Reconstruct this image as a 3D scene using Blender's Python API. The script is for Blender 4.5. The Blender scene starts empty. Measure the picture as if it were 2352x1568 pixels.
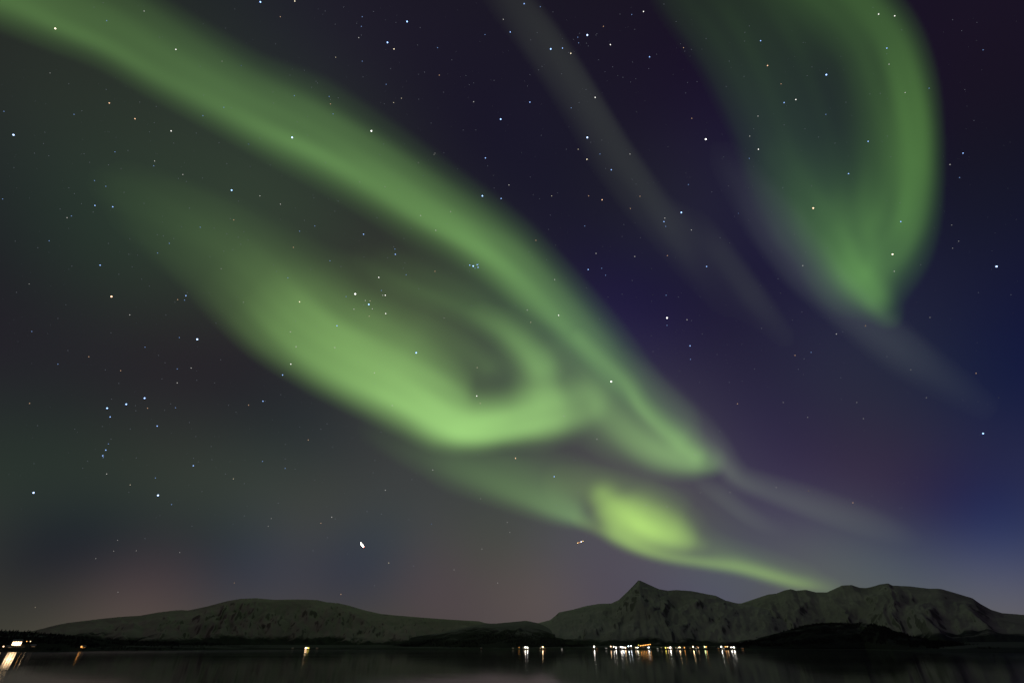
import bpy, math, random
import numpy as np
from mathutils import Vector, noise
random.seed(7)
scene = bpy.context.scene
COL = scene.collection
# ======================================================================
# geometry of the view: the photograph's directions, measured on a 2352 x 1568 chart
# ======================================================================
FOC, CXC, CYC, PITCH = 1045.0, 1176.0, 784.0, math.radians(33.9)
CAM_H = 10.0
def direction(px, py):
    """unit direction(s) in the world (x right, y ahead, z up) of a measured chart position"""
    px = np.asarray(px, float); py = np.asarray(py, float)
    u = (px - CXC) / FOC; v = -(py - CYC) / FOC
    c, s = math.cos(PITCH), math.sin(PITCH)
    x = u; y = c - s * v; z = s + c * v
    n = np.sqrt(x * x + y * y + z * z)
    return np.stack([x / n, y / n, z / n], -1)
def lin(c):
    c = np.asarray(c, float) / 255.0
    return np.where(c <= 0.04045, c / 12.92, ((c + 0.055) / 1.055) ** 2.4)

# background colours of the night sky, read at directions all over it (display values)
SKY = [(1000,100,24,22,36),(700,50,30,30,40),(560,20,32,38,40),(1000,300,26,25,38),(1150,420,25,24,40),(1300,600,29,27,49),(1450,740,35,30,64),
 (1600,300,27,22,44),(1400,60,22,18,34),(1650,430,32,30,54),(1680,640,32,28,54),(1720,850,40,37,64),(1600,760,32,30,54),(1750,980,50,44,68),
 (1800,1080,54,50,74),(2000,1000,46,43,66),(1950,1120,58,52,74),(2050,1200,62,60,82),(2300,1000,30,35,70),(2320,1180,42,48,84),
 (2200,1260,57,59,88),(2330,1260,54,62,100),(2300,800,23,28,60),(2300,620,22,26,50),(2250,450,22,23,40),(2280,250,22,17,34),(2320,60,22,15,34),(2200,60,22,16,32),
 (2240,100,20,15,30),(2200,300,20,18,34),(2200,700,24,27,54),(2100,860,36,40,60),(1900,880,38,38,62),
 (60,350,36,42,42),(100,240,40,48,42),(200,300,42,54,44),(400,400,44,54,46),(100,480,34,44,40),(250,560,42,56,46),(60,620,34,38,40),(100,760,34,34,38),
 (300,740,38,40,40),(420,800,38,36,40),(100,900,38,42,42),(250,880,36,37,42),(450,900,40,40,42),(60,1040,42,51,45),(250,1060,42,50,46),
 (120,1180,42,48,46),(400,1120,50,55,50),(60,1260,40,42,47),(60,1350,46,46,46),(300,1260,48,48,54),(600,1000,41,48,47),(600,880,40,40,44),
 (620,1110,50,56,56),(650,1180,66,70,62),(560,1060,50,58,54),(600,1290,50,52,68),(800,1080,52,54,58),(860,1160,60,66,64),(900,1270,56,58,70),
 (800,1310,54,56,68),(640,1350,64,64,68),(860,1360,64,64,66),(950,1200,66,70,66),(1050,1180,66,66,70),(1080,1250,72,74,68),(1000,1340,76,68,72),
 (1150,1330,80,73,74),(1180,1400,84,76,74),(1300,1320,84,78,82),(1380,1290,80,76,86),(1600,1340,82,82,98),(1700,1370,80,82,94),(1300,1250,76,76,82),
 (270,1375,75,66,64),(270,1300,53,50,54),(150,1370,60,56,54),(200,1412,72,66,62),(380,1370,76,64,66),(60,1420,62,60,54),(20,1400,56,56,50),(480,1350,60,60,62),
 (2000,1310,82,88,94),(1900,1300,86,92,94),(2120,1320,76,84,98),(2320,1330,78,88,112),(2320,1400,96,90,92),(2200,1350,82,88,104),
 (1150,1100,62,66,66),(1250,1100,72,74,72),(1450,1120,78,76,80),(1600,1140,76,74,84),(1700,1230,76,76,92),(1900,1240,76,78,92),(1620,1240,80,84,84),(1700,1290,82,86,90),
 (1820,950,46,42,64),(700,500,50,62,50),(850,600,50,56,48),(2150,1050,44,42,66),(2200,950,35,36,62),(2180,1150,49,48,76),(2100,1100,50,47,72),(1250,350,24,23,40),(1450,500,28,28,44),(1600,500,32,32,50),(1500,640,30,27,54),(10,1200,38,44,46),(0,1100,42,52,45),(10,900,36,38,42),(0,500,34,40,40),(150,1300,43,43,47),(450,1250,50,52,56),(270,1330,62,57,57),(450,1300,53,52,57),(2050,1150,51,48,80),(2230,1180,47,49,80),(2340,800,21,25,56),(1150,1250,74,74,70),(1250,1390,86,78,78),(700,1240,54,58,64),(2340,950,27,32,64),(2340,1100,34,40,78),(620,480,48,60,48),(950,700,58,64,54),(1020,780,60,68,58),(780,560,46,50,46)]
SKY_BASE = lin((18, 18, 24)) * 0.5
def fit_sky():
    S = np.array(SKY, float)
    d = direction(S[:, 0], S[:, 1]); t = lin(S[:, 2:]) - SKY_BASE
    lo = S[:, 1] > 1200
    ker = [(q, 14.0) for q in d[::3]] + [(q, 200.0 if f else 60.0) for q, f in zip(d, lo)]
    A = np.stack([np.exp(k * (d @ q - 1)) * (1.0 if k < 20 else .7) for q, k in ker], 1)
    c = np.linalg.solve(A.T @ A + 0.03 * np.eye(A.shape[1]), A.T @ t) * np.array([1.0 if k < 20 else .7 for q, k in ker])[:, None]
    return [(q, k, cc) for (q, k), cc in zip(ker, c)]

# ---------------------------------------------------------------- aurora: strokes (x, y, strength, width one side, width other side)
# first width: to the right-hand / lower side of travel, second: to the other side
AURORA = {
 'upper_band': dict(fil=.34, col=(.45, 1, .25), R=17500, strokes=[
   [(-260,-110,.10,50,95),(-100,-42,.11,44,80),(0,0,.11,44,78),(125,52,.10,42,70),(250,102,.095,40,66),(375,174,.10,38,66),(500,240,.11,38,66),(620,305,.12,38,66),
    (740,363,.13,38,66),(860,428,.14,38,66),(960,490,.15,38,66),(1060,550,.16,38,66),(1140,608,.16,42,68),(1210,675,.165,40,62),(1290,750,.16,34,56),(1360,820,.15,28,52),(1430,893,.13,26,46),(1490,950,.10,24,40),(1560,1005,.06,24,38)],
   [(-60,-110,.05,60,60),(100,-40,.05,62,60),(250,20,.055,64,60),(400,105,.058,66,60),(560,200,.062,66,60),(700,270,.075,78,70),(850,365,.08,75,66),(980,455,.085,68,62),(1100,542,.085,60,58),(1210,632,.08,52,55),(1300,720,.07,45,52),(1390,810,.05,38,50),(1470,900,.035,30,46),(1550,970,.03,30,46)],
   [(840,600,.01,40,50),(940,650,.04,34,50),(1040,690,.065,30,42),(1120,735,.09,28,38),(1190,785,.11,28,44),(1240,840,.09,28,40)]]),
 'fold': dict(fil=.20, col=(.50, 1, .26), R=16600, strokes=[
   [[3.6, 2.5], (300,430,.003,70,60),(400,510,.010,84,80),(500,595,.026,92,96),(575,662,.080,92,106),(650,732,.205,84,116),(730,797,.29,72,118),(810,848,.36,66,126),(890,892,.41,62,124),(960,930,.42,58,108),(1020,960,.42,58,90),(1080,978,.44,46,62),(1150,974,.43,42,56),(1220,962,.38,46,54),(1290,945,.26,50,52),(1345,925,.13,50,50)],
   [(830,640,.012,70,60),(930,710,.02,60,60),(1040,785,.04,60,60),(1115,845,.07,50,50)],
   [(900,915,.02,40,44),(950,940,.06,36,44),(1000,968,.13,32,40),(1050,990,.19,28,38),(1110,992,.18,24,38),(1170,984,.10,26,38),(1220,975,.03,28,36)],
   [(160,380,.003,90,80),(340,470,.014,100,85),(520,560,.03,95,85),(680,660,.035,80,80),(800,740,.03,70,75)],
   [(1110,725,.03,26,26),(1160,755,.08,34,30),(1205,800,.14,48,34),(1238,850,.22,58,36),(1252,900,.25,60,36),(1262,950,.12,60,40)],
   [(1285,810,.07,55,26),(1330,865,.12,60,34),(1390,935,.17,62,36),(1445,990,.22,50,42),(1500,1030,.27,38,46),(1550,1052,.30,30,48),(1595,1065,.29,22,40),(1628,1071,.16,15,28)],
   [(1330,775,.05,10,16),(1395,838,.07,9,16),(1440,885,.10,10,18),(1466,930,.13,10,18),(1500,970,.13,10,22),(1550,1012,.14,12,24),(1600,1048,.12,14,26)]]),
 'low_patch': dict(col=(.56, 1, .15), R=15800, fil=.22, strokes=[
   [[3.2, 2.4], (1384,1148,.22,28,34),(1402,1170,.38,34,40),(1430,1190,.50,42,50),(1465,1206,.53,42,54),(1505,1219,.49,36,52),(1545,1232,.40,30,46),(1578,1244,.22,24,34),(1602,1254,.06,16,24)],
   [(1290,1110,.03,40,40),(1360,1125,.06,36,40),(1430,1145,.07,34,42),(1500,1160,.04,34,40),(1580,1200,.02,34,40)],
   [(1330,1200,.05,9,18),(1380,1220,.12,8,20),(1425,1243,.20,8,22),(1480,1266,.28,7,20),(1540,1281,.28,7,16),(1610,1293,.27,6,16),(1690,1305,.26,7,18),(1760,1322,.25,8,16),(1820,1338,.19,9,16),(1870,1348,.11,8,18),(1910,1356,.05,8,22)],
   [(1560,1225,.02,30,36),(1650,1268,.05,22,34),(1750,1302,.05,18,34),(1850,1332,.03,18,34)]]),
 'faint_limb': dict(col=(.47, 1, .26), R=15300, strokes=[
   [(820,980,.006,36,50),(900,1015,.018,36,54),(980,1050,.040,34,58),(1060,1085,.070,32,60),(1140,1118,.10,28,60),(1210,1146,.125,24,56),(1270,1170,.17,20,48),(1315,1186,.20,16,36),(1345,1197,.09,12,20)],
   [(1060,1060,.015,60,50),(1200,1075,.028,60,50),(1330,1105,.04,55,45),(1450,1130,.03,50,40),(1560,1150,.015,40,40)]]),
 'right_arc': dict(fil=.24, col=(.39, 1, .19), R=18600, strokes=[
   [(1850,-140,0.081,130,52),(1915,-60,0.0855,125,52),(1985,5,0.09,120,49),(2050,80,0.099,120,44),(2088,170,0.1215,115,39),(2108,270,0.1485,110,34),(2112,370,0.1665,105,33),(2104,450,0.1575,110,37),(2088,520,0.144,120,42),(2060,580,0.1125,120,49),(2022,628,0.072,100,55)],
   [(1780,0,.012,120,60),(1850,150,.018,130,60),(1900,300,.022,130,70),(1930,420,.04,130,80),(1955,520,.075,110,90),(1970,590,.08,80,70)],
   [(1780,390,.015,50,70),(1835,470,.035,50,80),(1880,530,.055,48,80),(1930,600,.10,42,70),(1970,650,.15,34,58),(2005,692,.16,26,44),(2032,728,.05,18,30)],
   [(1500,-140,0.0085,80,90),(1570,-20,0.0187,75,100),(1650,80,0.0238,75,100),(1715,190,0.0238,75,95),(1765,300,0.0221,75,90),(1810,400,0.0221,70,80),(1850,480,0.0187,60,60)]]),
 'middle_ray': dict(fil=.3, col=(.80, 1, .66), R=17000, strokes=[
   [(1090,-130,0.0078,70,40),(1180,-20,0.01404,80,34),(1255,70,0.01872,76,28),(1318,160,0.02028,72,24),(1375,250,0.02106,72,22),(1430,340,0.0195,76,24),(1490,430,0.01716,76,28),(1545,520,0.01716,60,36),(1605,620,0.01014,58,44),(1690,740,0.00546,55,50),(1790,860,0.00156,50,50)],
   [(1590,480,.005,40,40),(1660,570,.012,44,30),(1735,670,.014,44,28),(1810,770,.008,40,30)]]),
 'tail_ray': dict(fil=.25, col=(.76, 1, .60), R=15000, strokes=[
   [(1440,830,0.009,30,50),(1520,920,0.0252,28,48),(1590,990,0.0405,24,42),(1635,1035,0.0585,20,34),(1668,1080,0.0765,12,28),(1700,1108,0.0585,11,28),(1760,1132,0.045,14,34),(1830,1155,0.0405,18,38),(1920,1184,0.0288,24,42),(2020,1215,0.0162,30,46),(2120,1250,0.0054,36,50)],
   [(1590,1100,.008,16,20),(1650,1138,.028,15,24),(1700,1176,.028,14,22),(1760,1208,.014,22,26),(1820,1225,.005,26,30)]]),
 'arc_trail': dict(col=(.80, 1, .88), R=18000, strokes=[
   [(1640,330,.006,70,60),(1720,430,.014,66,60),(1790,530,.030,56,60),(1850,610,.036,50,60),(1910,670,.034,46,50),(1985,735,.026,50,50),(2065,795,.022,56,52),(2150,855,.013,60,56),(2260,930,.008,60,56)]]),
}
STEP = 6.0
GX = np.arange(-340, 2700, STEP); GY = np.arange(-240, 1480, STEP)
def blur(a, s):
    r = int(3 * s) + 1; k = np.exp(-0.5 * (np.arange(-r, r + 1) / s) ** 2); k /= k.sum()
    for ax in (0, 1):
        a = np.apply_along_axis(lambda m: np.convolve(np.pad(m, r, mode='edge'), k, 'valid'), ax, a)
    return a
def stroke_field(pts, X, Y, fil=0.0):
    power = (2.0, 2.0)                      # how crisp the first (lower) side and the other side are
    if isinstance(pts[0], list): power, pts = pts[0], pts[1:]
    P = np.array(pts, float)
    # finer polyline through the points
    t = np.arange(len(P)); tt = np.linspace(0, len(P) - 1, (len(P) - 1) * 6 + 1)
    def cr(c):  # Catmull-Rom
        c = np.concatenate([[2 * c[0] - c[1]], c, [2 * c[-1] - c[-2]]])
        i = np.minimum(tt.astype(int), len(P) - 2); f = tt - i; p0, p1, p2, p3 = c[i], c[i + 1], c[i + 2], c[i + 3]
        return 0.5 * (2 * p1 + (p2 - p0) * f + (2 * p0 - 5 * p1 + 4 * p2 - p3) * f ** 2 + (3 * p1 - p0 - 3 * p2 + p3) * f ** 3)
    Q = np.stack([cr(P[:, 0]), cr(P[:, 1])] + [np.interp(tt, t, P[:, k]) for k in (2, 3, 4)], 1)
    best = np.full(X.shape, 1e18); out = np.zeros(X.shape); sg = np.zeros(X.shape); tp = np.zeros(X.shape)
    for k, (a, b) in enumerate(zip(Q[:-1], Q[1:])):
        dx, dy = b[0] - a[0], b[1] - a[1]; L2 = dx * dx + dy * dy
        s = ((X - a[0]) * dx + (Y - a[1]) * dy) / L2; sc = np.clip(s, 0, 1)
        ex, ey = X - (a[0] + sc * dx), Y - (a[1] + sc * dy); d2 = ex * ex + ey * ey
        side = (dx * (Y - a[1]) - dy * (X - a[0])) / math.sqrt(L2)   # > 0: right-hand (lower) side
        m = d2 < best
        I = a[2] + (b[2] - a[2]) * sc; w1 = a[3] + (b[3] - a[3]) * sc; w2 = a[4] + (b[4] - a[4]) * sc
        f = 0.5 + 0.5 * np.clip(side / np.sqrt(d2 + 1e-9), -1, 1)
        w = w2 + (w1 - w2) * (f * f * (3 - 2 * f))
        out[m] = (I * np.exp(-(d2 / (w * w)) ** ((power[1] + (power[0] - power[1]) * f) / 2)))[m]; best[m] = d2[m]; sg[m] = (np.sign(side) * np.sqrt(d2))[m]; tp[m] = (k + sc[m]) / 6.0
    # fine curtains running along the stroke
    ph = (P[0, 0] * .37 + P[0, 1] * .61) % 6.28
    f = np.cos(sg / 8.0 + ph + .9 * np.sin(tp * 1.1)) * .8 + np.cos(sg / 13.5 + 2 * ph + 1.3 * np.sin(tp * .7 + 1)) + np.cos(sg / 23.0 + 3 * ph + 1.1 * np.sin(tp * .45 + 2))
    g = .5 + .5 * np.cos(tp * 1.7 + ph * 2 + sg / 60.0)
    return out * (1 + fil * f / 2.8 * (.4 + .6 * g))
def aurora_field(name, X, Y):
    F = sum(stroke_field(s, X, Y, AURORA[name].get('fil', .16)) for s in AURORA[name]['strokes'])
    F = blur(F, 1.1)
    c = np.clip((F - .002) / .012, 0, 1)
    return F * c * c * (3 - 2 * c)
# ---------------------------------------------------------------- camera, exposure, world
cam_data = bpy.data.cameras.new('camera'); cam = bpy.data.objects.new('camera', cam_data); COL.objects.link(cam)
cam_data.sensor_fit = 'HORIZONTAL'; cam_data.sensor_width = 36.0; cam_data.lens = 36.0 * FOC / 2352.0
cam_data.clip_start = 0.5; cam_data.clip_end = 120000.0
cam.location = (0, 0, CAM_H); cam.rotation_euler = (math.pi / 2 + PITCH, 0, 0)
scene.camera = cam
scene.view_settings.view_transform = 'Standard'; scene.view_settings.look = 'None'
scene.view_settings.exposure = 0.0; scene.view_settings.gamma = 1.0
scene.cycles.transparent_max_bounces = 48
scene.cycles.max_bounces = 6; scene.cycles.volume_bounces = 0
scene.cycles.sample_clamp_indirect = 3.0
scene.cycles.use_denoising = True
scene.cycles.use_light_tree = True

world = bpy.data.worlds.new('World'); scene.world = world; world.use_nodes = True
wt = world.node_tree; wn = wt.nodes; wl = wt.links; wn.clear()
w_out = wn.new('ShaderNodeOutputWorld'); w_bg = wn.new('ShaderNodeBackground'); wl.new(w_bg.outputs[0], w_out.inputs[0])
w_tc = wn.new('ShaderNodeTexCoord')
w_nm = wn.new('ShaderNodeVectorMath'); w_nm.operation = 'NORMALIZE'; wl.new(w_tc.outputs['Generated'], w_nm.inputs[0])
def lobe(acc, d, k, c):
    """adds a soft patch of sky glow round direction d: acc + c * exp(k (d.v - 1))"""
    dt = wn.new('ShaderNodeVectorMath'); dt.operation = 'DOT_PRODUCT'; dt.inputs[1].default_value = tuple(float(q) for q in d); wl.new(w_nm.outputs[0], dt.inputs[0])
    ma = wn.new('ShaderNodeMath'); ma.operation = 'MULTIPLY_ADD'; ma.inputs[1].default_value = k; ma.inputs[2].default_value = -k; wl.new(dt.outputs['Value'], ma.inputs[0])
    ex = wn.new('ShaderNodeMath'); ex.operation = 'EXPONENT'; wl.new(ma.outputs[0], ex.inputs[0])
    out = []
    for i in range(3):      # one running sum per colour channel
        ad = wn.new('ShaderNodeMath'); ad.operation = 'MULTIPLY_ADD'; ad.inputs[1].default_value = float(c[i]); wl.new(ex.outputs[0], ad.inputs[0])
        if acc is None: ad.inputs[2].default_value = float(SKY_BASE[i])
        else: wl.new(acc[i], ad.inputs[2])
        out.append(ad.outputs[0])
    return out
sums = None
for q in fit_sky(): sums = lobe(sums, *q)
# unseen fill glow added behind and above the camera to brighten the mountains
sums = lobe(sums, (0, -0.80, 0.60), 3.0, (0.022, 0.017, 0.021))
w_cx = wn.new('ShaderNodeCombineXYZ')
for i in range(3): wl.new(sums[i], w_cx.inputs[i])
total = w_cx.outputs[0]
# faint unevenness of the night sky
w_no = wn.new('ShaderNodeTexNoise'); w_no.inputs['Scale'].default_value = 3.0; w_no.inputs['Detail'].default_value = 4.0; wl.new(w_nm.outputs[0], w_no.inputs['Vector'])
w_mr = wn.new('ShaderNodeMapRange'); w_mr.inputs[1].default_value = 0.25; w_mr.inputs[2].default_value = 0.75; w_mr.inputs[3].default_value = 0.95; w_mr.inputs[4].default_value = 1.05; wl.new(w_no.outputs[0], w_mr.inputs[0])
w_sc = wn.new('ShaderNodeVectorMath'); w_sc.operation = 'SCALE'; wl.new(total, w_sc.inputs[0]); wl.new(w_mr.outputs[0], w_sc.inputs['Scale'])
w_mx = wn.new('ShaderNodeVectorMath'); w_mx.operation = 'MAXIMUM'; w_mx.inputs[1].default_value = (0.0015, 0.0015, 0.003); wl.new(w_sc.outputs[0], w_mx.inputs[0])
# the last of the daylight far below the horizon
w_sky = wn.new('ShaderNodeTexSky'); w_sky.sky_type = 'NISHITA'; w_sky.sun_disc = False
w_sky.sun_elevation = math.radians(-5.0); w_sky.sun_rotation = math.radians(70.0)
w_ss = wn.new('ShaderNodeVectorMath'); w_ss.operation = 'SCALE'; w_ss.inputs['Scale'].default_value = 0.0005; wl.new(w_sky.outputs[0], w_ss.inputs[0])
w_ad = wn.new('ShaderNodeVectorMath'); w_ad.operation = 'ADD'; wl.new(w_mx.outputs[0], w_ad.inputs[0]); wl.new(w_ss.outputs[0], w_ad.inputs[1])
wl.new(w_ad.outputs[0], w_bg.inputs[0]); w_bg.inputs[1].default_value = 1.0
world.cycles.sampling_method = 'MANUAL'; world.cycles.sample_map_resolution = 512

# weak moonlight over the left shoulder
sun_d = bpy.data.lights.new('moonlight', 'SUN'); sun_d.energy = 0.045; sun_d.angle = math.radians(0.5); sun_d.color = (1.0, 0.85, 0.83)
sun = bpy.data.objects.new('moonlight', sun_d); COL.objects.link(sun); sun.rotation_euler = (math.radians(66), 0, math.radians(-66))
# ---------------------------------------------------------------- helpers
def tag(o, label=None, cat=None, group=None, kind=None):
    for k, v in (('label', label), ('category', cat), ('group', group), ('kind', kind)):
        if v: o[k] = v
    return o
def empty(name, loc, rz=0.0):
    o = bpy.data.objects.new(name, None); o.location = loc; o.rotation_euler = (0, 0, rz); o.empty_display_size = 1.0; COL.objects.link(o); return o
def mesh_obj(name, verts, faces, mat, parent=None, smooth=False):
    me = bpy.data.meshes.new(name); me.from_pydata([tuple(map(float, v)) for v in verts], [], [tuple(int(i) for i in f) for f in faces]); me.update()
    if smooth: me.polygons.foreach_set('use_smooth', [True] * len(me.polygons))
    me.materials.append(mat)
    o = bpy.data.objects.new(name, me); COL.objects.link(o); o.parent = parent
    return o
class MB:
    def __init__(s): s.v = []; s.f = []
    def add(s, v, f):
        n = len(s.v); s.v += [tuple(q) for q in v]; s.f += [tuple(i + n for i in q) for q in f]; return s
    def box(s, x0, x1, y0, y1, z0, z1):
        return s.add([(x0,y0,z0),(x1,y0,z0),(x1,y1,z0),(x0,y1,z0),(x0,y0,z1),(x1,y0,z1),(x1,y1,z1),(x0,y1,z1)],
                     [(0,3,2,1),(4,5,6,7),(0,1,5,4),(1,2,6,5),(2,3,7,6),(3,0,4,7)])
    def tube(s, p, q, r0, r1, n=8):
        p, q = Vector(p), Vector(q); d = (q - p).normalized(); a = d.orthogonal().normalized(); b = d.cross(a)
        v = []
        for c, r in ((p, r0), (q, r1)):
            for i in range(n):
                t = 2 * math.pi * i / n; v.append(c + a * (r * math.cos(t)) + b * (r * math.sin(t)))
        f = [(i, (i + 1) % n, n + (i + 1) % n, n + i) for i in range(n)] + [tuple(range(n))[::-1], tuple(range(n, 2 * n))]
        return s.add(v, f)
    def ball(s, c, r, n=10, m=6, sx=1, sy=1, sz=1):
        v = [(c[0], c[1], c[2] - r * sz)]
        for j in range(1, m):
            ph = -math.pi / 2 + math.pi * j / m
            for i in range(n):
                t = 2 * math.pi * i / n; v.append((c[0] + sx * r * math.cos(ph) * math.cos(t), c[1] + sy * r * math.cos(ph) * math.sin(t), c[2] + sz * r * math.sin(ph)))
        v.append((c[0], c[1], c[2] + r * sz)); f = [(0, 1 + (i + 1) % n, 1 + i) for i in range(n)]
        for j in range(m - 2):
            for i in range(n): a = 1 + j * n + i; b = 1 + j * n + (i + 1) % n; f.append((a, b, b + n, a + n))
        L = len(v) - 1; f += [(L, L - n + i, L - n + (i + 1) % n) for i in range(n)]
        return s.add(v, f)
    def obj(s, name, mat, parent=None, smooth=False): return mesh_obj(name, s.v, s.f, mat, parent, smooth)

def mat_new(name):
    m = bpy.data.materials.new(name); m.use_nodes = True; t = m.node_tree
    return m, t.nodes, t.links, t.nodes['Principled BSDF']
def noise_node(n, l, scale, detail=4.0, vec=None, stretch=None, rough=0.55):
    t = n.new('ShaderNodeTexNoise'); t.inputs['Scale'].default_value = scale; t.inputs['Detail'].default_value = detail; t.inputs['Roughness'].default_value = rough
    if vec is not None:
        if stretch:
            mp = n.new('ShaderNodeMapping'); mp.inputs['Scale'].default_value = stretch; l.new(vec, mp.inputs['Vector']); vec = mp.outputs[0]
        l.new(vec, t.inputs['Vector'])
    return t
def ramp(n, l, src, a, b, ca=0.0, cb=1.0):
    r = n.new('ShaderNodeMapRange'); r.interpolation_type = 'SMOOTHSTEP'
    for i, q in enumerate((a, b, ca, cb)): r.inputs[i + 1].default_value = q
    l.new(src, r.inputs[0]); return r.outputs[0]
def mixc(n, l, fac, a, b):
    m = n.new('ShaderNodeMix'); m.data_type = 'RGBA'; l.new(fac, m.inputs[0])
    for k, q in ((6, a), (7, b)):
        if hasattr(q, 'is_linked'): l.new(q, m.inputs[k])
        else: m.inputs[k].default_value = (*q, 1)
    return m.outputs[2]
def math_node(n, l, op, a, b=None):
    m = n.new('ShaderNodeMath'); m.operation = op
    for k, q in ((0, a), (1, b)):
        if q is None: continue
        if hasattr(q, 'is_linked'): l.new(q, m.inputs[k])
        else: m.inputs[k].default_value = q
    return m.outputs[0]
def paint(name, col, rough=0.7, var=0.15, scale=0.8):
    m, n, l, b = mat_new(name); g = n.new('ShaderNodeNewGeometry'); t = noise_node(n, l, scale, 5, g.outputs['Position'])
    l.new(mixc(n, l, t.outputs[0], tuple(c * (1 - var) for c in col), tuple(min(1, c * (1 + var)) for c in col)), b.inputs['Base Color']); b.inputs['Roughness'].default_value = rough
    return m
def glow(name, col, s):
    m, n, l, b = mat_new(name); n.remove(b); e = n.new('ShaderNodeEmission'); e.inputs[0].default_value = (*col, 1); e.inputs[1].default_value = s
    l.new(e.outputs[0], n['Material Output'].inputs[0]); return m

# snowy slope: snow, wind-bared rock on the steep and gullied parts, birch scrub low down
def slope_material(name, snow, rock, scrub, tree_line, rock_amount, stretch=(1, 1, 1)):
    m, n, l, b = mat_new(name); g = n.new('ShaderNodeNewGeometry'); pos = g.outputs['Position']
    sp = n.new('ShaderNodeSeparateXYZ'); l.new(pos, sp.inputs[0]); sn = n.new('ShaderNodeSeparateXYZ'); l.new(g.outputs['Normal'], sn.inputs[0])
    big = noise_node(n, l, 0.0012, 6, pos, stretch, 0.6); mid = noise_node(n, l, 0.0035, 7, pos, stretch, 0.6)
    s1 = mixc(n, l, ramp(n, l, big.outputs[0], .35, .65), tuple(c * .72 for c in snow), snow)
    s2 = mixc(n, l, ramp(n, l, mid.outputs[0], .3, .7, 0, .5), s1, tuple(c * .62 for c in snow))
    steep = ramp(n, l, sn.outputs[2], .93, .72)
    rk = math_node(n, l, 'ADD', math_node(n, l, 'MULTIPLY', steep, .3), math_node(n, l, 'MULTIPLY', mid.outputs[0], .7))
    rk = math_node(n, l, 'ADD', rk, math_node(n, l, 'MULTIPLY', big.outputs[0], .5))
    rmask = ramp(n, l, rk, .86 - rock_amount, 1.05 - rock_amount, 0, .72)
    c = mixc(n, l, rmask, s2, rock)
    hz = math_node(n, l, 'ADD', sp.outputs[2], math_node(n, l, 'MULTIPLY', math_node(n, l, 'SUBTRACT', mid.outputs[0], .5), tree_line * 1.9))
    hz = math_node(n, l, 'ADD', hz, math_node(n, l, 'MULTIPLY', math_node(n, l, 'SUBTRACT', big.outputs[0], .5), tree_line * 2.0))
    c = mixc(n, l, ramp(n, l, hz, tree_line * .75, tree_line * 1.25, 1, 0), c, scrub)
    l.new(c, b.inputs['Base Color']); b.inputs['Roughness'].default_value = 0.9; b.inputs['Specular IOR Level'].default_value = 0.1
    bp = n.new('ShaderNodeBump'); bp.inputs['Strength'].default_value = 0.6; bp.inputs['Distance'].default_value = 25.0; l.new(mid.outputs[0], bp.inputs['Height']); l.new(bp.outputs[0], b.inputs['Normal'])
    return m

# ---------------------------------------------------------------- the sea
def azel(px, py):
    d = direction(px, py); return np.arctan2(d[..., 0], d[..., 1]), np.arcsin(d[..., 2])
SHORE = [(-900,1500),(-300,1498),(0,1496.2),(130,1496.6),(240,1494),(375,1493),(588,1491.2),(840,1491),(1176,1491.2),(1371,1491.2),(1500,1491),(1700,1491),(1800,1490.8),(1990,1491),(2050,1493),(2150,1495.5),(2250,1497.5),(2352,1498),(2700,1499),(3200,1501)]
sh = np.array(SHORE, float); sh_az, sh_el = azel(sh[:, 0], sh[:, 1]); sh_r = CAM_H / np.tan(-sh_el)
def shore_r(a): return np.interp(a, sh_az, sh_r)

m, n, l, b = mat_new('sea water'); g = n.new('ShaderNodeNewGeometry'); pos = g.outputs['Position']
b.inputs['Base Color'].default_value = (0.010, 0.012, 0.016, 1); b.inputs['IOR'].default_value = 1.33
wv = noise_node(n, l, 0.05, 5, pos, (1.0, 2.4, 1.0), .6); wp = noise_node(n, l, 0.0035, 4, pos, (.35, 2.2, 1.0), .6)
sx = n.new('ShaderNodeSeparateXYZ'); l.new(pos, sx.inputs[0])
l.new(math_node(n, l, 'ADD', ramp(n, l, wp.outputs[0], .35, .68, .040, .062), ramp(n, l, sx.outputs[0], -350, -1100, 0, .055)), b.inputs['Roughness'])   # a breeze ruffles the left of the bay
bp = n.new('ShaderNodeBump'); bp.inputs['Strength'].default_value = 0.06; bp.inputs['Distance'].default_value = 0.5; l.new(wv.outputs[0], bp.inputs['Height']); l.new(bp.outputs[0], b.inputs['Normal'])
W = 60000
MATWATER = m
water = mesh_obj('water', [(-W,-W,0),(W,-W,0),(W,W,0),(-W,W,0)], [(0,1,2,3)], m); tag(water, kind='structure')

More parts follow.
